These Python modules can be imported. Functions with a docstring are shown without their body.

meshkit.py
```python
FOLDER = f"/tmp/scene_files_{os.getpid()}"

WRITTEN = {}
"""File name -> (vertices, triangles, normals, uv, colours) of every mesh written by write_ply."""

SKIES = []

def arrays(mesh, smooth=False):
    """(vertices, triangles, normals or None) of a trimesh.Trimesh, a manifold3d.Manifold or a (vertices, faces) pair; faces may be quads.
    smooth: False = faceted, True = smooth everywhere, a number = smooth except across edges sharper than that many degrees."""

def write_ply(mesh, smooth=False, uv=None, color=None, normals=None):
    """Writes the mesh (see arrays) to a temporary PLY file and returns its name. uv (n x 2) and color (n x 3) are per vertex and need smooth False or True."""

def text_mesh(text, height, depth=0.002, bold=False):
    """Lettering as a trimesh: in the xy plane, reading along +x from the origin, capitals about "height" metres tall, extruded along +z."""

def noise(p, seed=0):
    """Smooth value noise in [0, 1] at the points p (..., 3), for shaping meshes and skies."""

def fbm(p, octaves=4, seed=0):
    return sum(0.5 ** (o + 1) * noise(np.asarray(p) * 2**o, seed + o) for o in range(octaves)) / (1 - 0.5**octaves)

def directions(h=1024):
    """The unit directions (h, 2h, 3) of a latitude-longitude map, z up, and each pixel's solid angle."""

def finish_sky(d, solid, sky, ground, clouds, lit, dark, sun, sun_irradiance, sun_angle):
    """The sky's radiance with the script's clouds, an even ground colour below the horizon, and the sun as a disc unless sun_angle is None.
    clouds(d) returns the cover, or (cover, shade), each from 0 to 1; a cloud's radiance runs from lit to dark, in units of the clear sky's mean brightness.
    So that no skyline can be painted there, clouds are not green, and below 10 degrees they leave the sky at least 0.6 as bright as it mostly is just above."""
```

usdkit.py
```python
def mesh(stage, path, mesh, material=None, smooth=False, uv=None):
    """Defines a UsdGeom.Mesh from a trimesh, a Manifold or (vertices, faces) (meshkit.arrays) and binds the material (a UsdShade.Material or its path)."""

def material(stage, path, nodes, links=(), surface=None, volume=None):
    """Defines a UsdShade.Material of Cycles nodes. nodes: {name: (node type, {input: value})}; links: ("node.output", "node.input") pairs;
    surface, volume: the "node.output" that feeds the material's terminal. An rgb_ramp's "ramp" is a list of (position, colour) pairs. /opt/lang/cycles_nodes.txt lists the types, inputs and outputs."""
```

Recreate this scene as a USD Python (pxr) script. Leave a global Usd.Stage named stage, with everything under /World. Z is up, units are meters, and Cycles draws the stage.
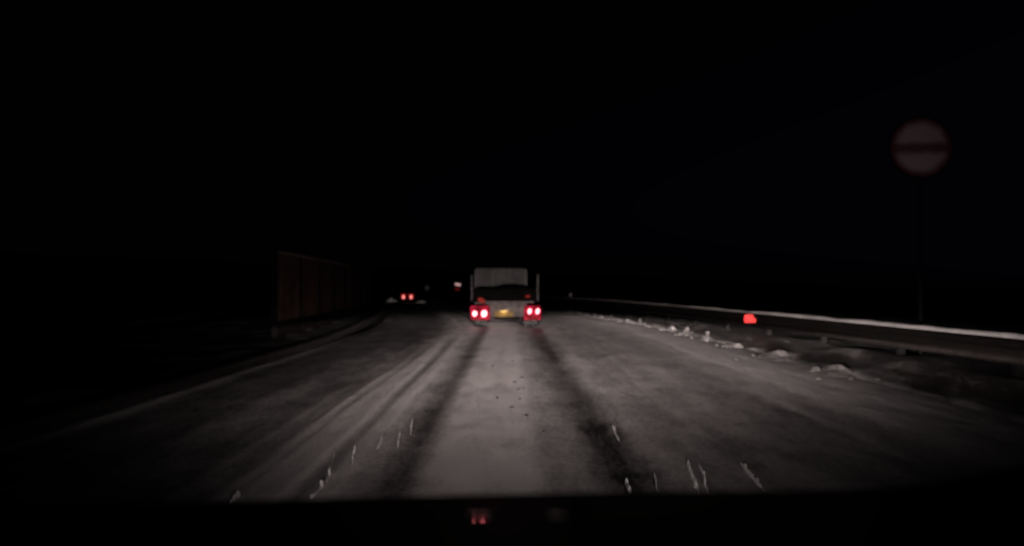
import math, random
import numpy as np, trimesh, manifold3d, usdkit, meshkit
from pxr import Usd, UsdGeom, UsdLux, UsdShade, Gf, Sdf

stage = Usd.Stage.CreateInMemory()
UsdGeom.SetStageUpAxis(stage, 'Z')
UsdGeom.Xform.Define(stage, '/World')
UsdGeom.Scope.Define(stage, '/World/Looks')

# ---------------------------------------------------------------- camera
CAM_H, F_PX, VX, HY = 1.30, 887.0, 510.0, 286.0
cam = UsdGeom.Camera.Define(stage, '/World/camera')
cam.AddTranslateOp().Set((0, 0, CAM_H))
cam.AddRotateZOp().Set(-math.degrees(math.atan((512 - VX) / F_PX)))
cam.AddRotateXOp().Set(90 + math.degrees(math.atan((HY - 273) / F_PX)))
cam.CreateHorizontalApertureAttr(36.0)
cam.CreateFocalLengthAttr(36.0 * F_PX / 1024)
cam.CreateFStopAttr(36.0 * F_PX / 1024 / 10.0)
cam.CreateFocusDistanceAttr(2.5)
cam.CreateExposureAttr(0.0)

# ---------------------------------------------------------------- night sky
SUN_EL, SUN_ROT = math.radians(1.0), math.radians(60)
sky_mat = usdkit.material(stage, '/World/Looks/sky', {
    'sky': ('sky_texture', {'sky_type': 'single_scattering', 'sun_disc': False, 'sun_elevation': SUN_EL, 'sun_rotation': SUN_ROT}),
    'bw': ('rgb_to_bw', {}), 'tint': ('mix_color', {'blend_type': 'multiply', 'fac': 1.0, 'b': (0.75, 0.62, 1.6)}),
    'bg': ('background_shader', {'strength': 0.0004})},
    [('sky.color', 'bw.color'), ('bw.val', 'tint.a'), ('tint.result', 'bg.color')], surface='bg.background')
sky = UsdLux.DomeLight.Define(stage, '/World/sky')
UsdShade.MaterialBindingAPI.Apply(sky.GetPrim()).Bind(sky_mat)
sky.GetPrim().SetCustomDataByKey('kind', 'structure')
moon = UsdLux.DistantLight.Define(stage, '/World/moonlight')
moon.CreateIntensityAttr(0.0004); moon.CreateAngleAttr(15.0); moon.CreateNormalizeAttr(True); moon.CreateColorAttr((0.75, 0.82, 1.0))
moon.AddRotateXYZOp().Set((40, 0, 60))

# ---------------------------------------------------------------- helpers
def material(name, nodes, links=(), surface='p.BSDF'):
    return usdkit.material(stage, '/World/Looks/' + name, nodes, links, surface=surface)

def plain(name, col, rough=0.6, metal=0.0, var=0.25, scale=9.0, bump=0.0, spec=0.5):
    a, b = tuple(c * (1 - var) for c in col), tuple(min(1, c * (1 + var)) for c in col)
    n = {'tc': ('texture_coordinate', {}), 'n': ('noise_texture', {'scale': scale, 'detail': 6.0, 'roughness': 0.65}),
         'r': ('rgb_ramp', {'ramp': [(0.3, a), (0.7, b)]}),
         'p': ('principled_bsdf', {'roughness': rough, 'metallic': metal, 'specular_ior_level': spec})}
    l = [('tc.object', 'n.vector'), ('n.fac', 'r.fac'), ('r.color', 'p.base_color')]
    if bump:
        n['b'] = ('bump', {'strength': 0.6, 'distance': bump}); l += [('n.fac', 'b.height'), ('b.normal', 'p.normal')]
    return material(name, n, l)

def glow(name, col, strength):
    return material(name, {'e': ('emission', {'color': col, 'strength': strength})}, surface='e.emission')

used = {}
def numbered(parent, name):
    k = used.get((parent, name), 0); used[(parent, name)] = k + 1
    return f'{parent}/{name}' + (f'_{k:03d}' if k else '')

def tag(prim, label=None, cat=None, group=None, kind=None):
    for k, v in (('label', label), ('category', cat), ('group', group), ('kind', kind)):
        if v: prim.SetCustomDataByKey(k, v)
    return prim

def thing(name, label, cat, loc=(0, 0, 0), rz=0.0, group=None):
    x = UsdGeom.Xform.Define(stage, numbered('/World', name))
    x.AddTranslateOp().Set(tuple(map(float, loc)))
    if rz: x.AddRotateZOp().Set(float(rz))
    return tag(x.GetPrim(), label, cat, group)

def obj(name, mesh, mat, parent=None, smooth=35, label=None):
    p = usdkit.mesh(stage, numbered(str(parent.GetPath()) if parent else '/World', name), mesh, mat, smooth=smooth).GetPrim()
    if label: p.SetCustomDataByKey('label', label)
    return p

def copy(root, loc, label, rz=0.0, group=None):
    x = UsdGeom.Xform.Define(stage, numbered('/World', root.GetName()))
    x.AddTranslateOp().Set(tuple(map(float, loc)))
    x.AddRotateZOp().Set(float(rz))
    x.GetPrim().GetReferences().AddInternalReference(root.GetPath()); x.GetPrim().SetInstanceable(True)
    return tag(x.GetPrim(), label, None, group)

def box(x0, x1, y0, y1, z0, z1, r=0.012):
    """A box with rounded edges: the hull of eight small spheres."""
    r = min(r, (x1 - x0) / 2.01, (y1 - y0) / 2.01, (z1 - z0) / 2.01)
    pts = []
    for x in (x0, x1):
        for y in (y0, y1):
            for z in (z0, z1):
                sx, sy, sz = (1 if x == x0 else -1), (1 if y == y0 else -1), (1 if z == z0 else -1)
                k = r * 0.3
                pts += [(x, y + sy * r, z + sz * r), (x + sx * r, y, z + sz * r), (x + sx * r, y + sy * r, z), (x + sx * k, y + sy * k, z + sz * k)]
    return trimesh.convex.convex_hull(np.array(pts))

def cat(*ms): return trimesh.util.concatenate(list(ms))

def cyl(p0, p1, r, n=20):
    return trimesh.creation.cylinder(radius=r, segment=[p0, p1], sections=n)

def hull(pts): return trimesh.convex.convex_hull(np.array(pts, float))

def grid_mesh(P):
    """P: (n, m, 3) points, n along the first direction."""
    n, m = P.shape[:2]
    i = np.arange((n - 1) * m).reshape(n - 1, m)[:, :-1].ravel()
    f = np.stack([i, i + 1, i + m + 1, i + m], 1)
    return P.reshape(-1, 3), f

def sweep(profile, path, closed=False):
    """profile: (k, 2) of (sideways to the right, up); path: (n, 3)."""
    path = np.asarray(path, float); t = np.gradient(path, axis=0); t /= np.linalg.norm(t, axis=1, keepdims=True)
    right = np.stack([t[:, 1], -t[:, 0], 0 * t[:, 0]], 1); right /= np.linalg.norm(right, axis=1, keepdims=True)
    pr = np.asarray(profile, float)
    if closed: pr = np.vstack([pr, pr[:1]])
    P = path[:, None] + pr[None, :, :1] * right[:, None] + pr[None, :, 1:] * np.array([0, 0, 1.0])
    return P

# ---------------------------------------------------------------- the lie of the land
def curve(d):
    d = np.asarray(d, float)
    a = -0.0015 * np.minimum(d, 45) ** 2
    e = np.clip(d - 45, 0, 110)
    return a - 0.135 * (e - e ** 2 / 220)
def straight_until(d, s):
    d = np.asarray(d, float)
    return curve(d) + 0.0015 * np.minimum(d, s) ** 2
def ground_z(d):
    d = np.asarray(d, float)
    return -0.8 * (np.clip(d - 35, 0, 140) / 75) ** 1.6 - 0.012 * np.clip(d - 175, 0, 200)
def rail_x(d): return 6.05 + curve(d)
def kerb_x(d): return -4.15 + straight_until(d, 20)
def rut_x(d): return straight_until(d, 27)
def heap_line(d): return np.minimum(4.72 - 0.0009 * np.clip(np.asarray(d, float) - 12, 0, 60) ** 2, rail_x(d) - 0.45)
def px(u, d): return (u - VX) / F_PX * d

rng = np.random.default_rng(7)
# ---------------------------------------------------------------- materials
def snow_mix(name, snow, under, attr=True, grain=26.0, spec=0.35):
    n = {'geo': ('geometry', {}),
         'm1': ('mapping', {'scale': (1.0, 0.16, 1.0)}), 'm2': ('mapping', {'scale': (1.0, 0.5, 1.0)}),
         'streak': ('noise_texture', {'scale': 3.2, 'detail': 6.0, 'roughness': 0.7}),
         'mott': ('noise_texture', {'scale': 1.6, 'detail': 7.0, 'roughness': 0.68}),
         'fine': ('noise_texture', {'scale': grain, 'detail': 4.0, 'roughness': 0.6}),
         'at': ('attribute', {'attribute': 'snow'}),
         's1': ('map_range', {'from_min': 0.3, 'from_max': 0.7, 'to_min': -0.16, 'to_max': 0.16}),
         's2': ('map_range', {'from_min': 0.3, 'from_max': 0.7, 'to_min': -0.16, 'to_max': 0.16}),
         's3': ('map_range', {'from_min': 0.3, 'from_max': 0.7, 'to_min': -0.13, 'to_max': 0.13}),
         'a1': ('math', {'math_type': 'add'}), 'a2': ('math', {'math_type': 'add'}), 'a3': ('math', {'math_type': 'add', 'use_clamp': True}),
         'ramp': ('rgb_ramp', {'ramp': [(0.0, under), (0.3, tuple(0.72 * u + 0.28 * s for u, s in zip(under, snow))), (1.0, snow)]}),
         'rr': ('map_range', {'from_min': 0.0, 'from_max': 0.5, 'to_min': 0.5, 'to_max': 0.85, 'clamp': True}),
         'bh': ('math', {'math_type': 'multiply_add', 'value2': 0.5}),
         'b': ('bump', {'strength': 0.6, 'distance': 0.016}),
         'p': ('principled_bsdf', {'specular_ior_level': spec, 'roughness': 0.8})}
    l = [('geo.position', 'm1.vector'), ('geo.position', 'm2.vector'), ('m1.vector', 'streak.vector'), ('m2.vector', 'mott.vector'), ('m2.vector', 'fine.vector'),
         ('streak.fac', 's1.value'), ('mott.fac', 's2.value'), ('fine.fac', 's3.value'), ('at.fac', 'a1.value1'), ('s1.result', 'a1.value2'),
         ('a1.value', 'a2.value1'), ('s2.result', 'a2.value2'), ('a2.value', 'a3.value1'), ('s3.result', 'a3.value2'),
         ('a3.value', 'ramp.fac'), ('ramp.color', 'p.base_color'), ('a3.value', 'rr.value'), ('rr.result', 'p.roughness'),
         ('fine.fac', 'bh.value1'), ('mott.fac', 'bh.value3'), ('bh.value', 'b.height'), ('b.normal', 'p.normal')]
    return material(name, n, l)

SNOW = (0.80, 0.755, 0.74)
M_ROAD = snow_mix('snowy_road', SNOW, (0.032, 0.029, 0.028))
M_VERGE = snow_mix('snow_dusted_grass', (0.5, 0.48, 0.47), (0.016, 0.0135, 0.012))
M_SNOW = plain('heaped_snow', (0.78, 0.75, 0.74), 0.85, var=0.15, scale=14, bump=0.012, spec=0.3)
M_HEAP = plain('dirty_heaped_snow', (0.135, 0.127, 0.124), 0.9, var=0.5, scale=9, bump=0.012, spec=0.2)
M_LUMP = plain('icy_dirt_lump', (0.06, 0.056, 0.054), 0.9, var=0.4, scale=20, spec=0.1)
M_STREAK = plain('flake_trail_white', (0.9, 0.89, 0.885), 0.35, var=0.03, scale=40, spec=1.0)  # glossy white for the modelled light trails of falling snowflakes
M_STEEL = plain('dirty_galvanised_steel', (0.016, 0.0135, 0.0125), 0.8, metal=0.0, var=0.35, scale=6, bump=0.003, spec=0.05)
M_POST = plain('post_steel', (0.006, 0.0055, 0.0055), 0.9, var=0.3, spec=0.03)
M_KERB = plain('kerb_concrete', (0.035, 0.031, 0.029), 0.9, var=0.3, scale=5, bump=0.006, spec=0.1)
M_WALL = [plain(f'brown_wall_board_{k}', c, 0.9, var=0.45, scale=3.0, bump=0.006, spec=0.05) for k, c in (('dark', (0.092, 0.056, 0.043)), ('mid', (0.105, 0.064, 0.05)), ('worn', (0.098, 0.064, 0.052)))]
M_BASE = plain('dark_base_strip', (0.010, 0.007, 0.006), 0.9, var=0.5, scale=4, spec=0.05)  # near black, puts shade into the colour of the wall foot
M_WALLCAP = plain('wall_coping', (0.2, 0.15, 0.11), 0.8, var=0.3, scale=5)
M_PALE = plain('pale_dirty_truck_paint', (0.47, 0.435, 0.43), 0.6, var=0.6, scale=4.5, spec=0.2)
M_POSTP = plain('stake_grey', (0.3, 0.28, 0.28), 0.5)
M_RIBP = plain('cab_rib_lit_paint', (0.85, 0.83, 0.82), 0.5, var=0.15)  # paler than the cab: the light the ribs catch is painted in
M_CABP = plain('pale_cab_paint', (0.6, 0.57, 0.56), 0.5, var=0.3, scale=2.4)
M_DARK = plain('dark_truck_steel', (0.015, 0.012, 0.012), 0.7, var=0.3, spec=0.12)
M_GRIT = plain('grit', (0.055, 0.05, 0.048), 0.9, spec=0.05)
M_LOAD = plain('dark_load', (0.012, 0.010, 0.010), 0.85, var=0.4, scale=7, bump=0.02, spec=0.15)
M_RUBBER = plain('black_rubber', (0.012, 0.012, 0.012), 0.9, var=0.25, scale=20, spec=0.1)
M_PLATE = material('yellow_plate', {'tc': ('texture_coordinate', {}), 'n': ('noise_texture', {'scale': 11.0, 'detail': 3.0}), 'r': ('rgb_ramp', {'ramp': [(0.3, (0.60, 0.42, 0.13)), (0.7, (0.85, 0.62, 0.22))]}),
    'p': ('principled_bsdf', {'metallic': 0.0, 'roughness': 0.55})}, [('tc.object', 'n.vector'), ('n.fac', 'r.fac'), ('r.color', 'p.base_color')])
M_REFLECT = material('red_retroreflector', {'tc': ('texture_coordinate', {}), 'v': ('voronoi_texture', {'scale': 40.0}), 'r': ('rgb_ramp', {'ramp': [(0.0, (0.42, 0.040, 0.036)), (0.8, (0.30, 0.018, 0.018))]}),
    'p': ('principled_bsdf', {'metallic': 1.0, 'roughness': 0.42})}, [('tc.object', 'v.vector'), ('v.distance', 'r.fac'), ('r.color', 'p.base_color')])
M_TAILBLOOM = material('red_lens_and_bloom', {'tc': ('texture_coordinate', {}), 'n': ('noise_texture', {'scale': 7.0, 'detail': 3.0}), 'mr': ('map_range', {'from_min': 0.35, 'from_max': 0.65, 'to_min': 0.0, 'to_max': 0.5, 'clamp': True}), 'p': ('principled_bsdf', {'base_color': (0.22, 0.006, 0.010), 'roughness': 0.5, 'specular_ior_level': 0.1, 'emission_color': (1.0, 0.03, 0.09), 'emission_strength': 0.38})}, [('tc.object', 'n.vector'), ('n.fac', 'mr.value'), ('mr.result', 'p.emission_strength')])  # uneven emission puts the bloom around the bulbs into the red lens
M_TAILCORE = glow('lit_tail_bulb', (1.0, 0.20, 0.23), 7.0)
M_TAILDIM = glow('dim_red_marker', (1.0, 0.10, 0.07), 0.22)
M_FARTAIL = glow('far_tail_bulb', (1.0, 0.25, 0.22), 1.5)
M_FARRED = glow('far_red_lens_bloom', (1.0, 0.03, 0.03), 0.16)
M_FARPALE = glow('far_pale_lamp', (1.0, 0.6, 0.58), 0.5)
M_FARHEAD = glow('far_headlight_lens', (1.0, 0.92, 0.88), 230.0)
M_PLATELAMP = glow('plate_bulb', (1.0, 0.72, 0.42), 24.0)
M_FARBODY = plain('far_body_paint', (0.02, 0.02, 0.022), 0.5)
M_BONNET = plain('black_bonnet_paint', (0.004, 0.004, 0.005), 0.07, var=0.3, scale=3, spec=0.06)
M_DASH = plain('black_dashboard_plastic', (0.006, 0.0055, 0.006), 0.6, var=0.4, scale=5, spec=0.03)
M_GLOSS = plain('added_black_gloss', (0.003, 0.003, 0.003), 0.05, var=0.3, spec=0.03)
M_TRIM = plain('black_trim', (0.008, 0.008, 0.008), 0.6, spec=0.1)
M_SIGNW = plain('sign_white', (0.36, 0.31, 0.33), 0.7, var=0.2, scale=5)
M_SIGNR = plain('sign_red', (0.2, 0.03, 0.045), 0.6, var=0.2, scale=5)
M_SIGNB = plain('sign_dark_bar', (0.10, 0.04, 0.05), 0.7, var=0.3)
M_GREY = plain('far_sign_grey', (0.5, 0.5, 0.48), 0.6)

# ---------------------------------------------------------------- ground, road, verges
def spaced(a, b, near, far):
    out = [a]
    while out[-1] < b: out.append(out[-1] + near + (far - near) * min(1, (out[-1] - a) / 60))
    return np.array(out)

# the far land, one sheet out to the horizon
ax = np.unique(np.concatenate([np.linspace(-2000, -60, 30), np.linspace(-60, 60, 61), np.linspace(60, 2000, 30)]))
ay = np.unique(np.concatenate([np.linspace(-300, 0, 12), np.linspace(0, 200, 81), np.linspace(200, 3000, 50)]))
Y, X = np.meshgrid(ay, ax, indexing='ij')
Zg = ground_z(Y) - 0.12 + 1.2 * (meshkit.fbm(np.stack([X / 40, Y / 40, 0 * X], -1), 3, 3) - 0.5) * np.clip((np.abs(X - curve(Y)) - 14) / 25, 0, 1)
v, f = grid_mesh(np.stack([X, Y, Zg], -1))
g = usdkit.mesh(stage, '/World/ground', (v, f), M_VERGE, smooth=True)
UsdGeom.PrimvarsAPI(g).CreatePrimvar('snow', Sdf.ValueTypeNames.FloatArray, 'vertex').Set([0.18] * len(v))
tag(g.GetPrim(), kind='structure')

def bell(x, c, s): return np.exp(-((x - c) / s) ** 2)
def step(x, a, b): t = np.clip((x - a) / (b - a), 0, 1); return t * t * (3 - 2 * t)

d = spaced(1.0, 190, 0.055, 0.8)
u = np.concatenate([np.arange(-4.3, -2.2, 0.06), np.arange(-2.2, 1.6, 0.028), np.arange(1.6, 6.0, 0.06)])
D, U = np.meshgrid(d, u, indexing='ij')
XX = U + rut_x(D)
# snow cover across the road: ruts, the strip between them, the slushy ridge, the bare lane on the left
wob = 0.10 * (meshkit.fbm(np.stack([D / 5, 0 * D, 0 * D], -1), 3, 11) - 0.5)
big = meshkit.fbm(np.stack([U * 1.1, D / 5.5, 0 * D], -1), 4, 21) - 0.5
lane = meshkit.fbm(np.stack([U * 6.0, D / 9, 0 * D], -1), 3, 31) - 0.5
x = U + wob
cover = 0.62 - 0.16 * step(x, 0.9, 1.5)
cover += 0.34 * step(x, -0.75, -0.55) * (1 - step(x, 0.05, 0.36)) - 0.03 * step(x, 0.16, 0.24) * (1 - step(x, 0.5, 0.6))
cover += 0.10 * step(x, -1.5, -1.1) * (1 - step(x, -1.0, -0.9))
cover += 0.05 * bell(x, 2.6, 1.2)
cover += 0.62 * bell(XX, heap_line(D) - 0.75, 0.62)
left = 1 - step(x, -2.15, -1.55)
cover = cover * (1 - left) + left * (0.34 + 0.10 * bell(x, -2.6, 0.25)) * (1 - 0.6 * step(D, 13, 24))
fadeR = 1 - 0.85 * step(D, 14, 24)
cover += fadeR * (1.15 * bell(x, -1.52, 0.12) * (0.7 + lane) - 0.3 * bell(x, -1.34, 0.07) + 0.45 * bell(x, -1.18, 0.08) + 0.42 * bell(x, -1.80, 0.07) * (0.6 + lane) + 0.2 * bell(x, -2.1, 0.06) * (0.5 + lane))
cover += 0.42 * bell(U + rut_x(D) - kerb_x(D), 0.20, 0.10) * (1 - 0.8 * step(D, 14, 24))
cover += (0.30 - 0.12 * step(x, 1.0, 1.6)) * big + 0.22 * lane * (1 - left * 0.6)
cover *= 1 - (0.64 + 0.15 * lane) * bell(x, -0.78, 0.15) - (0.82 + 0.1 * lane) * bell(x, 0.76, 0.25)
cover = np.clip(cover, 0.02, 1.0)
Zr = ground_z(D) + 0.045 * cover + 0.012 * (meshkit.fbm(np.stack([U * 7, D * 2.2, 0 * D], -1), 3, 41) - 0.5) * (0.3 + cover)
edge = np.minimum(step(U, -4.3, -4.2), 1 - step(U, 5.8, 5.95)); Zr -= 0.1 * (1 - edge)
v, f = grid_mesh(np.stack([XX, D, Zr], -1))
r = usdkit.mesh(stage, '/World/road', (v, f), M_ROAD, smooth=True)
UsdGeom.PrimvarsAPI(r).CreatePrimvar('snow', Sdf.ValueTypeNames.FloatArray, 'vertex').Set(cover.ravel().astype(np.float32).tolist())
tag(r.GetPrim(), kind='structure')

# right verge: rough dark grass with a little snow, from the foot of the heaps to beyond the guardrail
d = spaced(2.0, 190, 0.12, 1.2); w = np.linspace(0, 1, 46)
D, W = np.meshgrid(d, w, indexing='ij')
x0 = heap_line(D) - 0.12; XX = x0 + W * (rail_x(D) + 5 - x0)
XX = XX + 0.25 * (meshkit.fbm(np.stack([XX * 0.2, D * 0.9, 0 * D], -1), 3, 5) - 0.5) * (1 - W)
rough = meshkit.fbm(np.stack([XX * 2.2, D * 1.6, 0 * D], -1), 4, 51)
edge = step(W, 0, 0.05)
Zv = ground_z(D) + 0.0 + edge * (0.05 + 0.10 * (rough - 0.35)) - 0.09 * (1 - edge) + 0.20 * step(W, 0.06, 0.17) - 1.4 * step(W, 0.40, 1)
cv = np.clip(0.12 + 1.2 * (rough - 0.56) + 0.42 * (1 - step(W, 0.03, 0.12)), 0, 1) * (1 - 0.93 * step(W, 0.03, 0.085))
v, f = grid_mesh(np.stack([XX, D, Zv], -1))
g = usdkit.mesh(stage, '/World/verge', (v, f), M_VERGE, smooth=True)
UsdGeom.PrimvarsAPI(g).CreatePrimvar('snow', Sdf.ValueTypeNames.FloatArray, 'vertex').Set(cv.ravel().astype(np.float32).tolist())
tag(g.GetPrim(), kind='structure')

# left verge
w = np.linspace(0, 1, 40); D, W = np.meshgrid(d, w, indexing='ij')
XX = kerb_x(D) - 0.14 - W * 9
rough = meshkit.fbm(np.stack([XX * 1.8, D * 1.2, 0 * D], -1), 4, 61)
Zv = ground_z(D) + 0.07 + 0.16 * (rough - 0.4) * step(W, 0, 0.06) - 0.5 * step(W, 0.5, 1)
cv = np.clip(0.05 + 0.7 * (rough - 0.6), 0, 1)
v, f = grid_mesh(np.stack([XX, D, Zv], -1)[:, ::-1])
g = usdkit.mesh(stage, '/World/verge_001', (v, f), M_VERGE, smooth=True)
UsdGeom.PrimvarsAPI(g).CreatePrimvar('snow', Sdf.ValueTypeNames.FloatArray, 'vertex').Set(cv[:, ::-1].ravel().astype(np.float32).tolist())
tag(g.GetPrim(), kind='structure')

# kerb on the left
d = spaced(2.0, 120, 0.5, 1.5)
P = sweep([(0.0, -0.1), (0.0, 0.10), (-0.02, 0.125), (-0.15, 0.13), (-0.16, 0.0)], np.stack([kerb_x(d), d, ground_z(d)], 1))
tag(obj('kerb', grid_mesh(P[:, ::-1]), M_KERB, smooth=30), kind='structure')

# ---------------------------------------------------------------- the car that carries the camera: bonnet, wings, bumper, lamps
own = thing('camera_car', 'black dashboard of the car the picture is taken from, along the bottom edge', 'car')
def bonnet_z(x, y):
    return 0.735 - math.tan(math.radians(8.6)) * (y - 1.95) - 0.035 * np.abs(x / 0.8) ** 3
bx, by = np.linspace(-0.80, 0.80, 41), np.linspace(0.75, 2.30, 40)
BY, BX = np.meshgrid(by, bx, indexing='ij')
lead = 0.09 * (BX / 0.8) ** 2
BYY = BY - lead * (BY - 0.75) / 1.55
BZ = bonnet_z(BX, BY) - 0.30 * np.clip((BY - 2.02) / 0.28, 0, 1) ** 2.2 + 0.006 * bell(np.abs(BX), 0.42, 0.05)
P = np.stack([BX, BYY, BZ], -1)
obj('bonnet', grid_mesh(P), M_BONNET, own, smooth=True)
for s in (-1, 1):
    # wing: from the bonnet's edge out and down, higher towards the windscreen
    yy = np.linspace(0.6, 2.36, 40); ang = np.linspace(0, 1, 14); YY, AA = np.meshgrid(yy, ang, indexing='ij')
    top = bonnet_z(0.8, YY) - 0.30 * np.clip((YY - 2.06) / 0.30, 0, 1) ** 2.2 + 0.006
    bulge = 0.03 * bell(AA, 0.3, 0.2)
    WX = 0.803 + 0.13 * np.sin(AA * math.pi / 2) + bulge * 0.4
    WZ = top + 0.012 - (top - 0.42) * (1 - np.cos(AA * math.pi / 2))
    P = np.stack([s * WX, YY - 0.09, WZ], -1)
    obj('wing', grid_mesh(P if s > 0 else P[:, ::-1]), M_BONNET, own, smooth=True)
    obj('wheel', cat(cyl((s * 0.66, 1.45, 0.315), (s * 0.88, 1.45, 0.315), 0.315, 36), cyl((s * 0.87, 1.45, 0.315), (s * 0.895, 1.45, 0.315), 0.2, 24)), M_RUBBER, own)
obj('bumper', box(-0.84, 0.84, 2.26, 2.46, 0.24, 0.52, 0.07), M_BONNET, own)
obj('grille', box(-0.40, 0.40, 2.27, 2.37, 0.54, 0.66, 0.02), M_TRIM, own)
obj('windscreen_scuttle', box(-0.72, 0.72, 0.70, 0.92, 0.80, 0.86, 0.03), M_TRIM, own)
# the dashboard under the camera, rising to a hump on the right
ux = np.linspace(-0.85, 0.85, 140); ty = np.linspace(0, 1, 30)
TT, UX = np.meshgrid(ty, ux, indexing='ij')
pxe = VX + UX / 0.62 * F_PX
line = np.interp(pxe, [-600, 0, 240, 450, 600, 860, 930, 1024, 1130, 1300], [520, 506, 500, 494.5, 491.5, 490, 484, 464, 446, 440])
line = np.apply_along_axis(lambda q: np.convolve(np.pad(q, 2, mode='edge'), np.ones(5) / 5, 'valid'), 1, line)
ze = CAM_H - (line - HY) / F_PX * 0.62
YD = 0.62 - 0.40 * TT
ZD = ze + math.tan(math.radians(8.3)) * (0.62 - YD) - 0.10 * np.clip((TT - 0.75) / 0.25, 0, 1) ** 2
P = np.stack([UX, YD, ZD], -1)
front = P[:1].copy(); front[..., 1] += 0.012; front[..., 2] -= 0.02; front2 = front.copy(); front2[..., 1] += 0.02; front2[..., 2] -= 0.2
obj('dashboard', grid_mesh(np.concatenate([front2, front, P])[::-1]), M_DASH, own, smooth=50)
for g0, g1 in ((-0.020, -0.011), (0.020, 0.027)):  # two small gloss chips added only to mirror the tail lamps as red dots
    ST, SX = np.meshgrid(np.linspace(0.39, 0.425, 5), np.linspace(g0, g1, 6), indexing='ij')
    SY = 0.62 - 0.40 * ST
    P = np.stack([SX, SY, CAM_H - (493.5 - HY) / F_PX * 0.62 + math.tan(math.radians(8.3)) * (0.62 - SY) + 0.0035], -1)
    obj('added_gloss_chip', grid_mesh(P[::-1]), M_GLOSS, own, smooth=True)

# head lamps: each lens throws the dipped beam that lamps throw (bright just below the horizon, cut off above, cut earlier on the left)
LAMP_Z, LAMP_X, LAMP_Y = 0.66, 0.62, 2.42
def beam_ramps():
    e = np.linspace(-25, 25, 256)                     # elevation in degrees
    dep = np.maximum(-e, 1e-3); rr = LAMP_Z / np.tan(np.radians(dep))
    even = np.interp(np.log(rr), np.log([1.5, 2.4, 3.1, 5.2, 8.0, 10.0, 13.0, 16.0, 25.0, 40.0]), [0.1, 0.17, 0.25, 0.46, 0.84, 1.0, 0.88, 0.66, 0.48, 0.40])
    both = even * (np.minimum(rr, 36) / 25.5) ** 2.9 * (e < 0) / (1 + np.exp(-(dep - 1.06) / 0.06))
    mixd = step(dep, 3.0, 5.5)
    far, near = both * (1 - mixd), both * mixd
    up = np.where(e > 0, 0.0105 * np.exp(-np.maximum(e, 0) / 1.7) + 0.00028, 0.0105 * np.exp(-np.maximum(-e - 0.8, 0) / 0.6))
    return e, far, near, up
e_, far_, near_, up_ = beam_ramps()
def ramp(vals): return {'ramp': [(i / 255, (v, v, v)) for i, v in enumerate(vals)]}
az = np.linspace(-60, 60, 256)
a_far = np.where(az < 2, np.exp(-(np.abs(az - 2) / 11.5) ** 2), np.exp(-(np.abs(az - 2) / 19.0) ** 2))
a_near = np.where(az < 1, np.exp(-(np.abs(az - 1) / 16.5) ** 2), np.exp(-(np.abs(az - 1) / 18) ** 2))
a_up = np.interp(az, [-60, -25, -12, -4, 4, 10, 18, 28, 36, 46, 60], [0.05, 0.4, 0.95, 0.95, 0.95, 1.3, 2.6, 2.0, 0.6, 0.25, 0.15])
BEAM = 1820000.0
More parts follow.
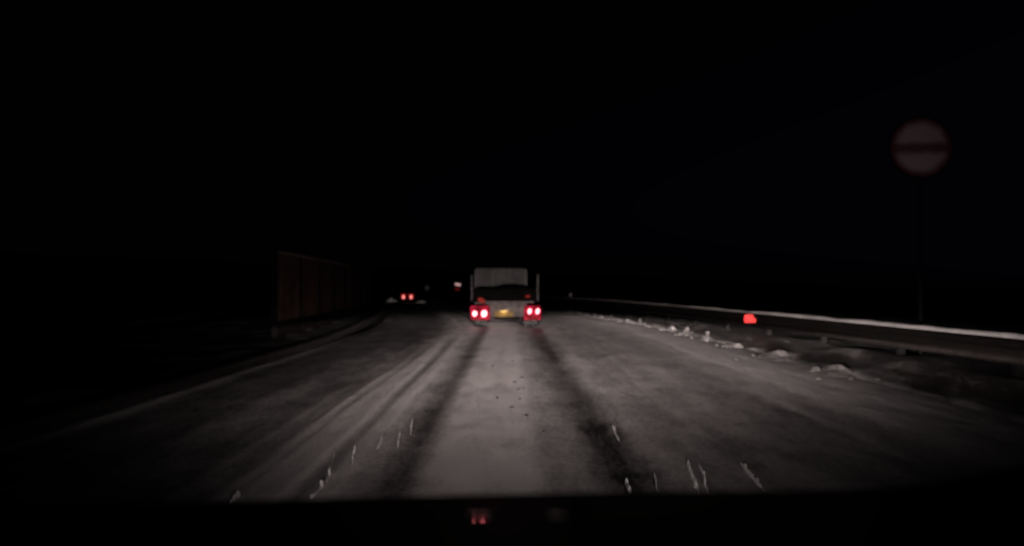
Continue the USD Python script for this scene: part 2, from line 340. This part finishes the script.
nodes = {'g': ('geometry', {}), 's': ('separate_xyz', {}),
    'el': ('math', {'math_type': 'arcsine'}), 'elm': ('map_range', {'from_min': -math.radians(25), 'from_max': math.radians(25), 'clamp': True}),
    'az': ('math', {'math_type': 'arctan2'}), 'azm': ('map_range', {'from_min': -math.radians(60), 'from_max': math.radians(60), 'clamp': True}),
    'ef': ('rgb_ramp', ramp(far_)), 'en': ('rgb_ramp', ramp(near_)), 'eu': ('rgb_ramp', ramp(up_)),
    'af': ('rgb_ramp', ramp(a_far)), 'an': ('rgb_ramp', ramp(a_near)), 'au': ('rgb_ramp', ramp(a_up)),
    'mf': ('math', {'math_type': 'multiply'}), 'mn': ('math', {'math_type': 'multiply'}), 'mu': ('math', {'math_type': 'multiply'}),
    'a1': ('math', {'math_type': 'add'}), 'a2': ('math', {'math_type': 'add'}), 'fwd': ('math', {'math_type': 'greater_than', 'value2': 0.0}),
    'm': ('math', {'math_type': 'multiply'}), 'k': ('math', {'math_type': 'multiply', 'value2': BEAM}),
    'e': ('emission', {'color': (1.0, 0.86, 0.83)})}
links = [('g.incoming', 's.vector'), ('s.z', 'el.value1'), ('el.value', 'elm.value'), ('s.x', 'az.value1'), ('s.y', 'az.value2'), ('az.value', 'azm.value'),
    ('elm.result', 'ef.fac'), ('elm.result', 'en.fac'), ('elm.result', 'eu.fac'), ('azm.result', 'af.fac'), ('azm.result', 'an.fac'), ('azm.result', 'au.fac'),
    ('ef.color', 'mf.value1'), ('af.color', 'mf.value2'), ('en.color', 'mn.value1'), ('an.color', 'mn.value2'), ('eu.color', 'mu.value1'), ('au.color', 'mu.value2'),
    ('mf.value', 'a1.value1'), ('mn.value', 'a1.value2'), ('a1.value', 'a2.value1'), ('mu.value', 'a2.value2'), ('s.y', 'fwd.value1'),
    ('a2.value', 'm.value1'), ('fwd.value', 'm.value2'), ('m.value', 'k.value1'), ('k.value', 'e.strength')]
M_BEAM = material('headlight_beam', nodes, links, surface='e.emission')
for s in (-1, 1):
    x0, x1 = sorted((s * 0.46, s * 0.80))
    hl = obj('headlight', box(x0, x1, 2.22, 2.40, 0.57, 0.707, 0.03), M_TRIM, own)
    c = trimesh.creation.cylinder(radius=0.045, height=0.006, sections=24); c.apply_transform(trimesh.transformations.rotation_matrix(-math.pi / 2, [1, 0, 0])); c.apply_translation((s * LAMP_X, LAMP_Y, LAMP_Z))
    obj('lit_lens', c, M_BEAM, hl, smooth=False)

# ---------------------------------------------------------------- guardrail with posts, reflector, snow on it
RAIL_TOP = 0.70
gr = thing('guardrail', 'long dirty steel guardrail with snow along its top edge curving off ahead', 'guardrail')
W_PROF = [(0.00, 0.0), (-0.02, -0.012), (-0.075, -0.05), (-0.08, -0.085), (-0.06, -0.11), (-0.01, -0.14), (-0.005, -0.165), (-0.01, -0.19), (-0.06, -0.22), (-0.08, -0.245), (-0.075, -0.28), (-0.02, -0.312), (0.0, -0.32),
          (0.004, -0.318), (-0.016, -0.308), (-0.071, -0.278), (-0.076, -0.245), (-0.056, -0.222), (-0.006, -0.192), (-0.001, -0.165), (-0.006, -0.138), (-0.056, -0.108), (-0.076, -0.085), (-0.071, -0.052), (-0.016, -0.010)]
lens_ = np.arange(4.0, 84.0, 4.0)
for k, a in enumerate(lens_):
    dd = np.linspace(a, a + 4.12, 9)
    off = 0.004 * (k % 2)
    P = sweep(W_PROF, np.stack([rail_x(dd) - off, dd, ground_z(dd) + RAIL_TOP - off * 0.4], 1), closed=True)
    obj('rail_beam', grid_mesh(P[:, ::-1]), M_STEEL, gr, smooth=40)
for a in np.arange(4.6, 84.0, 2.9):
    x, z = float(rail_x(a)), float(ground_z(a))
    obj('post', cat(box(x + 0.02, x + 0.03, a - 0.05, a + 0.05, z - 0.3, z + 0.69, 0.003), box(x + 0.03, x + 0.12, a - 0.05, a - 0.042, z - 0.3, z + 0.69, 0.003), box(x + 0.03, x + 0.12, a + 0.042, a + 0.05, z - 0.3, z + 0.69, 0.003)), M_POST, gr, smooth=False)
dd = np.arange(4.0, 84, 0.10)
thick = 0.052 + 0.05 * (meshkit.fbm(np.stack([dd * 1.3, 0 * dd, 0 * dd], -1), 4, 71) - 0.5)
wid = 0.052 + 0.03 * (meshkit.fbm(np.stack([dd * 1.1, 9 + 0 * dd, 0 * dd], -1), 4, 72) - 0.5)
th = np.linspace(math.pi, 0, 10)
P = np.zeros((len(dd), 11, 3))
for i, a in enumerate(dd):
    pts = [(math.cos(t) * wid[i] - 0.025, math.sin(t) * thick[i] + 0.004) for t in th] + [(-wid[i] - 0.025, 0.004)]
    for j, (sx, sz) in enumerate(pts): P[i, j] = (float(rail_x(a)) + sx, a, float(ground_z(a)) + RAIL_TOP - 0.012 + sz)
tag(obj('rail_snow', grid_mesh(P[:, ::-1]), M_SNOW, smooth=True), 'thin bead of grey white snow lying along the top of the guardrail', 'snow', kind='stuff')

def solve_d(u, fx):
    lo, hi = 4.0, 80.0
    for _ in range(60):
        m = (lo + hi) / 2
        if (u - VX) / F_PX * m < float(fx(m)): lo = m
        else: hi = m
    return lo
# the red reflector stands at the guardrail, facing the traffic
dr = solve_d(750, lambda q: rail_x(q) - 0.14)
rf = thing('red_reflector', 'bright red rounded reflector fixed on the guardrail face above the snow heaps', 'reflector', (float(rail_x(dr)) - 0.14, dr, 0))
pl = trimesh.creation.extrude_polygon(__import__('shapely').geometry.box(-0.095, -0.06, 0.095, 0.06).buffer(0.03), 0.02)
pl.apply_transform(trimesh.transformations.rotation_matrix(math.pi / 2, [1, 0, 0]))
pl.apply_transform(trimesh.transformations.rotation_matrix(math.atan2(float(rail_x(dr)), dr) * -0.9, [0, 0, 1])); pl.apply_translation((0, 0, 0.575))
obj('lens', pl, M_REFLECT, rf, smooth=False)
obj('bracket', cat(box(-0.015, 0.015, 0.022, 0.05, 0.40, 0.64, 0.004), box(0.0, 0.10, 0.03, 0.045, 0.52, 0.56, 0.004)), M_STEEL, rf)

# ---------------------------------------------------------------- snow heaps at the foot of the guardrail
def heap_mesh(L, Wd, H, seed, lump=0.5):
    """A low mound of clods: a dome with an uneven outline and a lumpy top."""
    rr, an = np.linspace(0, 1, 16), np.linspace(0, 2 * math.pi, 41)[:-1]
    RR, AN = np.meshgrid(rr, an, indexing='ij')
    out = 1 + 0.9 * (meshkit.fbm(np.stack([np.cos(AN) * 1.6 + seed, np.sin(AN) * 1.6, 0 * AN], -1), 3, seed) - 0.5)
    x, y = RR * np.cos(AN) * Wd / 2 * out, RR * np.sin(AN) * L / 2 * out
    n = meshkit.fbm(np.stack([x * 5 + seed, y * 3, 0 * x], -1), 3, seed + 1)
    z = 0.66 * H * np.clip(1 - RR ** 1.5, 0, 1) ** 1.2 * (0.2 + 1.6 * n) - 0.04 * (RR > 0.99)
    n_, m_ = RR.shape
    idx = np.arange(n_ * m_).reshape(n_, m_)
    f = [(idx[a, b], idx[a + 1, b], idx[a + 1, (b + 1) % m_], idx[a, (b + 1) % m_]) for a in range(n_ - 1) for b in range(m_)]
    return trimesh.Trimesh(np.stack([x.ravel(), y.ravel(), z.ravel()], 1), np.vstack([np.array(f)[:, [0, 1, 2]], np.array(f)[:, [0, 2, 3]]]), process=False)
HEAPS = [  # px across, length, width, height, label
    (836, 1.3, 0.80, 0.16, 'low blurred snow heap nearest the camera in the row below the guardrail'),
    (776, 1.5, 0.95, 0.19, 'wide lumpy snow heap just right of and below the red reflector'),
    (733, 1.0, 0.56, 0.16, 'bright pointed snow heap just left of and below the red reflector'),
    (706, 0.9, 0.50, 0.15, 'snow heap with an upright lump, second leftward from the red reflector'),
    (686, 1.1, 0.62, 0.17, None), (668, 1.0, 0.55, 0.18, None), (650, 1.0, 0.45, 0.14, None), (639, 1.1, 0.5, 0.17, None), (627, 1.2, 0.45, 0.16, None),
    (617, 1.1, 0.5, 0.17, None), (609, 1.3, 0.5, 0.16, None), (601, 1.2, 0.5, 0.18, None), (594, 1.4, 0.55, 0.17, None), (586, 1.3, 0.5, 0.16, None), (578, 1.5, 0.55, 0.17, None), (570, 1.5, 0.6, 0.16, None)]
ORD = ['', '', 'first', 'second', 'third', 'fourth', 'fifth', 'sixth', 'seventh', 'eighth', 'ninth', 'tenth', 'eleventh', 'twelfth', 'thirteenth', 'fourteenth']
for i, (u, L, Wd, H, lab) in enumerate(HEAPS):
    dh = solve_d(u, heap_line)
    o = thing('snow_heap', lab or f'small snow heap at the guardrail foot, {ORD[i]} leftward from the red reflector', 'snow heap', (float(heap_line(dh)), dh, float(ground_z(dh)) + 0.03), group='snow heaps below the guardrail')
    lr0 = np.random.default_rng(900 + i); parts_ = [heap_mesh(L * 0.8, Wd * 0.8, H, 100 + i)]
    for q in range(3):
        b = heap_mesh(L * lr0.uniform(0.35, 0.6), Wd * lr0.uniform(0.35, 0.6), H * lr0.uniform(0.5, 0.95), 700 + 7 * i + q)
        b.apply_translation((lr0.uniform(-0.34, 0.34) * Wd, lr0.uniform(-0.42, 0.42) * L, -0.01)); parts_.append(b)
    obj('snow', cat(*parts_), M_HEAP, o, smooth=True)
    lr = np.random.default_rng(200 + i); lumps = []
    for _ in range(9):
        b = trimesh.creation.icosphere(2, 1.0); vv = np.array(b.vertices); vv *= (1 + 0.5 * (meshkit.fbm(vv * 2 + lr.uniform(0, 50), 3, 3) - 0.5))[:, None]
        sz = lr.uniform(0.012, 0.04); lumps.append(trimesh.Trimesh(vv * sz * np.array([1, 1, 0.8]) + [lr.normal(0, Wd * 0.42), lr.normal(0, L * 0.42), sz * 0.45], b.faces, process=False))
    obj('loose_lumps', cat(*lumps), M_HEAP, o, smooth=True).SetCustomDataByKey('kind', 'stuff')
    if i in (3, 4, 7):
        b = trimesh.Trimesh(box(-0.045, 0.045, -0.03, 0.03, 0.02, 0.19, 0.028).vertices, box(-0.045, 0.045, -0.03, 0.03, 0.02, 0.19, 0.028).faces); b.apply_translation((0.06, 0.1, 0.0)); obj('upright_lump', b, M_LUMP, o, smooth=True)

# ---------------------------------------------------------------- snowflake light trails, modelled as white ridges on the road ahead of the bonnet
STREAKS = [  # pixel polyline, width, label
    ([(336, 445), (333, 462), (328, 480), (318, 492), (308, 502)], 0.020, 'longest bent white snowflake trail modelled on the dark road left of the wheel track'),
    ([(357, 440), (354, 458), (350, 473)], 0.016, 'white snowflake trail just right of the longest streak on the left'),
    ([(384, 436), (378, 447)], 0.010, 'short faint snowflake trail between the left wheel track and the long streaks'),
    ([(401, 429), (398, 446)], 0.013, 'short upright snowflake trail inside the dark left wheel track'),
    ([(413, 419), (411, 433)], 0.008, 'faintest small snowflake trail highest in the left wheel track'),
    ([(242, 494), (236, 499), (229, 505)], 0.020, 'short snowflake trail by the bonnet edge, far left of all others'),
    ([(612, 425), (615, 432), (619, 440)], 0.008, 'thin pair of snowflake trails high in the right wheel track'),
    ([(625, 480), (630, 491)], 0.016, 'tiny bright snowflake trail by the bonnet edge in the right wheel track'),
    ([(687, 459), (691, 474), (699, 492)], 0.022, 'brightest white snowflake trail right of the right wheel track'),
    ([(698, 462), (703, 478), (708, 492)], 0.013, 'thinner snowflake trail immediately right of the brightest one'),
    ([(740, 461), (750, 474), (765, 490)], 0.012, 'slanting snowflake trail furthest right over the road by the bonnet'),
    ([(654, 472), (657, 490)], 0.009, 'faint snowflake trail between the right wheel track and the brightest streak'),
]
for i, (pl_, wd, lab) in enumerate(STREAKS):
    lr = np.random.default_rng(500 + i)
    pp = np.array(pl_, float); tt = np.linspace(0, len(pp) - 1, max(24, int(26 * np.abs(np.diff((CAM_H - 0.045) * F_PX / (pp[:, 1] - HY))).sum() / 0.6)))
    uu, vv = np.interp(tt, np.arange(len(pp)), pp[:, 0]), np.interp(tt, np.arange(len(pp)), pp[:, 1])
    dd = (CAM_H - 0.045) * F_PX / (vv - HY); xx = (uu - VX) / F_PX * dd
    xx = xx + lr.normal(0, 0.003, len(xx))
    prof = np.sin(np.linspace(0.12, math.pi - 0.12, len(tt))) ** 0.6 * (0.30 + 1.25 * lr.random(len(tt)) ** 1.5) * np.clip(0.25 + 1.3 * meshkit.fbm(np.stack([tt * 4, 0 * tt, 0 * tt], -1), 2, 40 + i), 0.65, 1.1)
    th = np.linspace(0, math.pi, 7)
    P = np.zeros((len(tt), 7, 3))
    for k in range(len(tt)):
        wk = wd * prof[k] * 0.55; hk = 0.044 * prof[k]
        P[k] = np.stack([xx[k] + np.cos(th) * wk, np.full(7, dd[k]) , 0.030 + np.sin(th) * hk], 1)
    end = np.repeat(P[:1, :, :].mean(1, keepdims=True), 7, 1); end2 = np.repeat(P[-1:, :, :].mean(1, keepdims=True), 7, 1)
    P = np.concatenate([end, P, end2])
    tag(obj('flake_trail', grid_mesh(P), M_STREAK, smooth=True), lab, 'snow streak', 'trails of falling snowflakes modelled on the road')

# a few dark grit specks on the strip between the wheel tracks
grit = []
lr = np.random.default_rng(9)
for k in range(14):
    dd = lr.uniform(6.5, 16); xx = lr.normal(0.15, 0.28)
    if k < 6: dd, xx = [(10.8, 0.10), (11.6, 0.06), (9.9, 0.11), (10.9, 0.17), (12.2, 0.16), (9.2, 0.02)][k]
    s_ = 0.010 + 0.012 * lr.random() * (0.9 if k < 6 else 0.6)
    b = trimesh.creation.icosphere(1, s_); b.apply_scale((1.2, 1.6, 0.6)); b.apply_translation((xx, dd, 0.045)); grit.append(b)
tag(obj('grit', cat(*grit), M_GRIT), 'dark grit crumbs scattered on the snow between the wheel tracks', 'grit', kind='stuff')

# ---------------------------------------------------------------- brown roadside wall on the left
wl = thing('roadside_wall', 'dim brown board wall standing beyond the kerb on the left of the road', 'wall')
def wall_x(q): return -5.0 - 0.001 * q * q
dq, k = 20.5, 0
while dq < 44:
    q1 = dq + 0.5
    c0, c1 = np.array([wall_x(dq), dq]), np.array([wall_x(q1), q1]); t = (c1 - c0) / np.linalg.norm(c1 - c0); nrm = np.array([t[1], -t[0]])
    th_, jit = 0.04, float(rng.uniform(-0.004, 0.004))
    a, b = c0 + t * 0.008, c1 - t * 0.008
    pts = [(*(p_ + nrm * (s_ + jit)), z) for p_ in (a, b) for s_ in (0, -th_) for z in (float(ground_z(dq)) - 0.1, float(ground_z(dq)) + 2.03)]
    obj('board', hull(pts), M_WALL[int(rng.integers(0, 3))], wl, smooth=False)
    if k % 6 == 0:
        o = c0 + nrm * (-0.03 if k else 0.0) + t * (0.0 if k else -0.07)  # end post set forward, added to darken the lit end of the boards
        obj('post', box(o[0] - 0.06, o[0] + 0.06, o[1] - 0.06, o[1] + 0.06, -0.1, 2.05, 0.01), M_POST, wl)
    if k % 6 == 0:
        e1 = min(dq + 3.0, 44.0); cg = np.array([wall_x(e1), e1]); g_ = [(*(p_ + nrm * s_), z) for p_ in (c0 + t * 0.07, cg) for s_ in (0.005, 0.055) for z in (-0.15, 0.47)]
        obj('added_base_strip', hull(g_), M_BASE, wl, smooth=False)  # dark strip added to hide the bright beam band along the wall foot
    dq, k = q1, k + 1
dd = np.linspace(20.4, 44.1, 40)
P = sweep([(0.09, 0.0), (0.09, 0.06), (-0.12, 0.075), (-0.12, 0.0)], np.stack([wall_x(dd), dd, ground_z(dd) + 2.052], 1), closed=True)
obj('coping', grid_mesh(P[:, ::-1]), M_WALLCAP, wl, smooth=False)

# ---------------------------------------------------------------- snow banks far left, either side of the far car
for u0, u1, lab in ((381, 401, 'small lit snow bank left of the distant car with red lamps'), (415, 428, 'small lit snow bank right of the distant car with red lamps')):
    q = 114.0; m = heap_mesh(2.2, px(u1, q) - px(u0, q), 0.75 if u0 < 400 else 0.5, int(u0), 0.25)
    m.apply_translation((0, 0, 0.0)); o = obj('snow_bank', m, M_SNOW, smooth=True)
    UsdGeom.Xformable(o).AddTranslateOp().Set((float(px((u0 + u1) / 2, q)), q, float(ground_z(q)) - 0.05)); tag(o, lab, 'snow bank')

# ---------------------------------------------------------------- the tipper truck ahead
TX, TY = px(505.6, 27.0), 27.0
tr = thing('flatbed_truck', 'pale flatbed truck driving ahead with four lit red tail lamps and yellow plate', 'truck', (TX, TY, 0))
H = 1.05
def zt(y, d=27.0): return CAM_H - (y - HY) / F_PX * d
def xt(u, d=27.0): return px(u, d) - TX
obj('chassis', cat(box(-0.40, -0.30, 0.15, 4.6, 0.42, 0.58), box(0.30, 0.40, 0.15, 4.6, 0.42, 0.58), box(-0.95, 0.95, 0.12, 0.22, 0.40, 0.52)), M_DARK, tr)
obj('bed', box(-H, H, 0.06, 2.35, 0.80, 0.88), M_DARK, tr)
# rear panel between the lamps, the dropped tailboard above it
obj('rear_panel', box(xt(487.5), xt(526.5), 0.0, 0.05, 0.36, 0.785, 0.015), M_PALE, tr)
obj('panel_ledge', box(xt(481), xt(534), -0.03, 0.055, 0.788, 0.84, 0.015), M_PALE, tr)
obj('bumper_bar', box(xt(494), xt(521), -0.06, 0.0, 0.285, 0.345, 0.015), M_DARK, tr)
obj('lower_strip', box(xt(488), xt(518), -0.02, 0.03, 0.20, 0.24, 0.012), M_POST, tr)
tb = obj('tailboard', box(-1.0, 1.0, 0.03, 0.07, 0.885, 1.20, 0.012), M_DARK, tr)
for sx in np.linspace(-0.8, 0.8, 5): obj('rib', box(sx - 0.03, sx + 0.03, 0.01, 0.028, 0.90, 1.19, 0.006), M_DARK, tb)
for s in (-1, 1):
    x0, x1 = sorted((s * (H - 0.035), s * H)); obj('side_board', box(x0, x1, 0.08, 2.3, 0.885, 1.20, 0.01), M_DARK, tr)
for u, y0 in ((471.8, 275.0), (537.8, 274.0)):
    obj('corner_stake', box(xt(u) - 0.028, xt(u) + 0.028, 0.0, 0.055, 0.86, zt(y0), 0.01), M_POSTP, tr)
# load: a dark uneven heap under sheeting
gx, gy = np.meshgrid(np.linspace(-0.98, 0.98, 50), np.linspace(0.1, 2.25, 40), indexing='xy')
hz = 1.22 + 0.12 * bell(gx, 0.15, 0.45) * bell(gy, 0.6, 0.7) + 0.16 * (meshkit.fbm(np.stack([gx * 2.6, gy * 2.6, 0 * gx], -1), 4, 81) - 0.5) * step(1 - np.abs(gx), 0, 0.2)
hz = np.where((np.abs(gx) > 0.96) | (gy < 0.13), 0.9, hz)
P = np.stack([gx, gy, hz], -1)
obj('load', grid_mesh(P), M_LOAD, tr, smooth=True)
# cab beyond the bed
d2 = 2.45
cx0, cx1 = px(474.3, 27 + d2) - TX, px(526.8, 27 + d2) - TX
ztop = CAM_H + (HY - 268) / F_PX * (27 + d2)
cab = hull([(x_, y_, z_) for x_, y_, z_ in [(cx0, d2, 0.55), (cx1, d2, 0.55), (cx0 + 0.02, d2, ztop - 0.05), (cx1 - 0.02, d2, ztop - 0.05), (cx0 + 0.08, d2 + 0.05, ztop), (cx1 - 0.08, d2 + 0.05, ztop),
    (cx0 + 0.1, d2 + 1.1, ztop - 0.02), (cx1 - 0.1, d2 + 1.1, ztop - 0.02), (cx0, d2 + 1.7, 1.15), (cx1, d2 + 1.7, 1.15), (cx0, d2 + 2.45, 0.95), (cx1, d2 + 2.45, 0.95), (cx0, d2 + 2.5, 0.4), (cx1, d2 + 2.5, 0.4), (cx0, d2, 0.5), (cx1, d2, 0.5)]])
c_ = obj('cab', cab, M_CABP, tr, smooth=20)
for fr, wd in ((0.0, 0.025), (0.345, 0.022), (0.68, 0.018), (1.0, 0.05)):
    xc = cx0 + 0.04 + (cx1 - cx0 - 0.08) * fr
    obj('rib', box(xc - wd, xc + wd, d2 - 0.035, d2 + 0.002, 1.2, ztop - 0.06, 0.008), M_RIBP, c_)
for s in (-1, 1):
    x0, x1 = sorted((s * 0.56, s * 0.98))
    def wheel(yc):
        w_ = trimesh.creation.revolve(np.array([(0.02, -0.2), (0.2, -0.2), (0.3, -0.21), (0.34, -0.17), (0.345, 0), (0.34, 0.17), (0.3, 0.21), (0.2, 0.2), (0.02, 0.2)]), sections=36)
        w_.apply_transform(trimesh.transformations.rotation_matrix(math.pi / 2, [0, 1, 0])); w_.apply_translation(((x0 + x1) / 2, yc, 0.375)); return w_
    wh = obj('wheel', wheel(0.95), M_RUBBER, tr)
    obj('rim', cyl((s * 0.97, 0.95, 0.375), (s * 0.985, 0.95, 0.375), 0.19), M_PALE, wh)
    w2 = obj('wheel', wheel(4.1), M_RUBBER, tr)
    obj('mudflap', box(x0, x1, 0.42, 0.435, 0.14, 0.5, 0.004), M_RUBBER, tr)
    obj('mirror', box(*sorted((s * 1.0, s * 1.16)), d2 + 1.55, d2 + 1.62, 1.15, 1.45, 0.03), M_DARK, tr)
# lamps
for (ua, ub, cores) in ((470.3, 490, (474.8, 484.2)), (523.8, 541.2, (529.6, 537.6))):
    lp = obj('tail_lamp', box(xt(ua), xt(ub), -0.05, 0.05, 0.27, 0.70, 0.05), M_TAILBLOOM, tr)  # lens made oversize so its red emission fills the bloom area
    for uc in cores:
        yc = 313.6 if uc < 500 else 311.2
        b = trimesh.creation.icosphere(3, 1.0); big_ = 1.25 if uc == 484.2 else 1.0
        b.apply_scale(((0.070 if uc < 500 else 0.056) * big_, 0.03, 0.085 * big_)); b.apply_transform(trimesh.transformations.rotation_matrix(0.25, [0, 1, 0])); b.apply_translation((xt(uc), -0.055, zt(yc)))
        obj('bulb', b, M_TAILCORE, lp, smooth=True)
ml = trimesh.creation.icosphere(3, 1.0); ml.apply_scale((0.12, 0.04, 0.075)); ml.apply_transform(trimesh.transformations.rotation_matrix(0.5, [0, 1, 0])); ml.apply_translation((xt(481.5), -0.02, zt(300.5)))
obj('marker_lamp', ml, M_TAILDIM, tr)
obj('marker_lamp', box(xt(525.5), xt(530), -0.02, 0.02, zt(297.5), zt(295), 0.01), M_REFLECT, tr)
np_ = obj('number_plate', box(xt(494.5), xt(513.5), -0.022, -0.004, zt(317), zt(311), 0.006), M_PLATE, tr, label='yellow number plate')
obj('plate_lamp', cat(box(xt(501.5), xt(506), -0.105, -0.03, zt(309.4), zt(308.9), 0.004), box(xt(501.5), xt(506), -0.105, -0.095, zt(310.6), zt(309.3), 0.003)), M_DARK, np_)
obj('plate_bulb', box(xt(502.3), xt(505.2), -0.085, -0.05, zt(310.2), zt(309.6), 0.004), M_PLATELAMP, np_)
obj('exhaust', cyl((xt(526), 0.0, zt(325.5)), (xt(526), 0.5, zt(325.5)), 0.035), M_DARK, tr)
obj('tow_eye', box(xt(482), xt(487), -0.03, 0.02, zt(325), zt(323.6), 0.01), M_DARK, tr)

# ---------------------------------------------------------------- far car, far lorry, far sign, marker
dF = 104.0; zF = float(ground_z(dF)); xF = px(406.9, dF)
fc = thing('distant_car', 'small distant car with a close pair of red tail lamps, left of the truck', 'car', (xF, dF, zF))
prof = [(0, 0.3), (0, 0.85), (0.15, 0.95), (0.7, 1.38), (1.2, 1.44), (2.3, 1.42), (3.0, 0.98), (4.0, 0.82), (4.1, 0.35)]
obj('body', hull([(s * (0.82 if z < 1 else 0.62), y, z) for y, z in prof for s in (-1, 1)]), M_FARBODY, fc, smooth=30)
for s in (-1, 1):
    for y in (0.75, 3.3): obj('wheel', cyl((s * 0.66, y, 0.31), (s * 0.84, y, 0.31), 0.31), M_RUBBER, fc)
for u in (403.6, 411.2):
    lp = obj('tail_lamp', box(px(u, dF) - xF - 0.30, px(u, dF) - xF + 0.30, -0.06, 0.05, 0.48, 1.08, 0.04), M_FARRED, fc)  # dim red box widened to paint the glow around each bulb
    b = trimesh.creation.icosphere(2, 1); b.apply_scale((0.14, 0.05, 0.24)); b.apply_translation((px(u, dF) - xF, -0.08, CAM_H - (297 - HY) / F_PX * dF - zF)); obj('bulb', b, M_FARTAIL, lp, smooth=True)
for s in (-1, 1):
    c = trimesh.creation.cylinder(radius=0.09, height=0.01, sections=20); c.apply_transform(trimesh.transformations.rotation_matrix(-math.pi / 2, [1, 0, 0])); c.apply_translation((s * 0.6, 4.13, 0.64)); obj('headlight', c, M_FARHEAD, fc, smooth=False)
obj('rear_window', hull([(s * w_, y, z) for w_, y, z in ((0.6, 0.12, 0.98), (0.52, 0.6, 1.34)) for s in (-1, 1)] + [(s * w_, y + 0.03, z) for w_, y, z in ((0.6, 0.12, 0.98), (0.52, 0.6, 1.34)) for s in (-1, 1)]), M_BONNET, fc, smooth=False)

dL = 175.0; zL = float(ground_z(dL)); xL = px(457.8, dL)
ll = thing('distant_lorry', 'dark distant lorry showing one pale lamp over a faint red one', 'lorry', (xL, dL, zL))
zp = CAM_H - (284.8 - HY) / F_PX * dL - zL
obj('box_body', box(-1.2, 1.2, 0.0, 7.5, 1.0, zp + 0.4, 0.05), M_FARBODY, ll)
obj('cab', box(-1.15, 1.15, 7.7, 9.6, 0.6, 2.9, 0.15), M_FARBODY, ll)
for s in (-1, 1):
    for y in (1.2, 2.4, 8.4): obj('wheel', cyl((s * 0.85, y, 0.5), (s * 1.18, y, 0.5), 0.5), M_RUBBER, ll)
for dx in (-0.25, 0.3):
    b = trimesh.creation.icosphere(2, 1); b.apply_scale((0.30, 0.08, 0.28)); b.apply_translation((dx, -0.05, zp + (0.12 if dx < 0 else 0))); obj('pale_lamp', b, M_FARPALE, ll, smooth=True)
obj('red_lamp', box(-0.5, 0.3, -0.05, 0.0, zp - 1.1, zp - 0.6, 0.05), glow('faint_red_lamp', (1, 0.05, 0.06), 0.06), ll)

dS = 62.0; xS = px(427, dS); zS = float(ground_z(dS))
fs = thing('distant_sign', 'faint grey round sign on a thin post right of the distant car', 'road sign', (xS, dS, zS))
zc = CAM_H - (288 - HY) / F_PX * dS - zS
obj('face', cyl((0, 0, zc), (0, 0.02, zc), 0.17, 24), M_GREY, fs); obj('post', cyl((0, 0.05, -0.2), (0, 0.05, zc + 0.15), 0.03), M_POST, fs)
obj('rim', trimesh.creation.annulus(0.165, 0.185, 0.03, sections=24, transform=trimesh.transformations.translation_matrix((0, 0.0, zc)) @ trimesh.transformations.rotation_matrix(math.pi / 2, [1, 0, 0])), M_POST, fs)

dM = solve_d(570.5, lambda q: rail_x(q) + 0.25)
mk = thing('marker_post', 'little pale topped marker post behind the far guardrail right of the truck', 'marker post', (float(rail_x(dM)) + 0.25, dM, float(ground_z(dM))))
obj('post', box(-0.05, 0.05, -0.03, 0.03, -0.2, 0.86, 0.01), M_POST, mk); obj('cap', box(-0.065, 0.065, -0.045, 0.045, 0.80, 0.98, 0.02), M_SNOW, mk)

# ---------------------------------------------------------------- round road sign behind the guardrail on the right
dR = 13.5; xR, zR = px(922.5, dR), CAM_H + (HY - 147) / F_PX * dR
sg = thing('round_sign', 'dim round road sign with red rim and dark bar, high above the guardrail', 'road sign', (xR, dR, 0), rz=-6)
M_FACE = material('frosted_sign_face', {'tc': ('texture_coordinate', {}), 'mp': ('mapping', {'location': (0, 0, -zR)}), 's': ('separate_xyz', {}),
    'az': ('math', {'math_type': 'absolute'}), 'ln': ('vector_math', {'math_type': 'length'}), 'n': ('noise_texture', {'scale': 6.0, 'detail': 5.0}), 'nz': ('math', {'math_type': 'multiply_add', 'value2': 0.09, 'value3': -0.045}),
    'sh': ('math', {'math_type': 'add', 'value2': 0.01}), 'bz': ('math', {'math_type': 'add'}), 'br': ('math', {'math_type': 'add'}),
    'bar': ('map_range', {'range_type': 'smoothstep', 'from_min': 0.02, 'from_max': 0.14, 'clamp': True}), 'rim': ('map_range', {'range_type': 'smoothstep', 'from_min': 0.30, 'from_max': 0.45, 'clamp': True}),
    'm1': ('mix_color', {'a': (0.19, 0.10, 0.115), 'b': (0.60, 0.47, 0.51)}), 'm2': ('mix_color', {'b': (0.16, 0.04, 0.055)}),
    'p': ('principled_bsdf', {'roughness': 0.8, 'specular_ior_level': 0.1})},
    [('tc.object', 'mp.vector'), ('tc.object', 'n.vector'), ('mp.vector', 's.vector'), ('s.z', 'sh.value1'), ('sh.value', 'az.value1'), ('mp.vector', 'ln.vector1'), ('n.fac', 'nz.value1'),
     ('az.value', 'bz.value1'), ('nz.value', 'bz.value2'), ('ln.value', 'br.value1'), ('nz.value', 'br.value2'), ('bz.value', 'bar.value'), ('br.value', 'rim.value'),
     ('bar.result', 'm1.fac'), ('m1.result', 'm2.a'), ('rim.result', 'm2.fac'), ('m2.result', 'p.base_color')])
obj('face', cyl((0, 0.0, zR), (0, 0.014, zR), 0.455, 64), M_FACE, sg)
obj('rim', trimesh.creation.annulus(0.452, 0.47, 0.03, sections=64, transform=trimesh.transformations.translation_matrix((0, 0.008, zR)) @ trimesh.transformations.rotation_matrix(math.pi / 2, [1, 0, 0])), M_POST, sg)
obj('pole', cyl((0, 0.075, -0.9), (0, 0.075, zR + 0.3), 0.03), M_POST, sg)
for zc_ in (-0.18, 0.18): obj('clamp', box(-0.06, 0.06, 0.013, 0.12, zR + zc_ - 0.02, zR + zc_ + 0.02, 0.005), M_TRIM, sg)
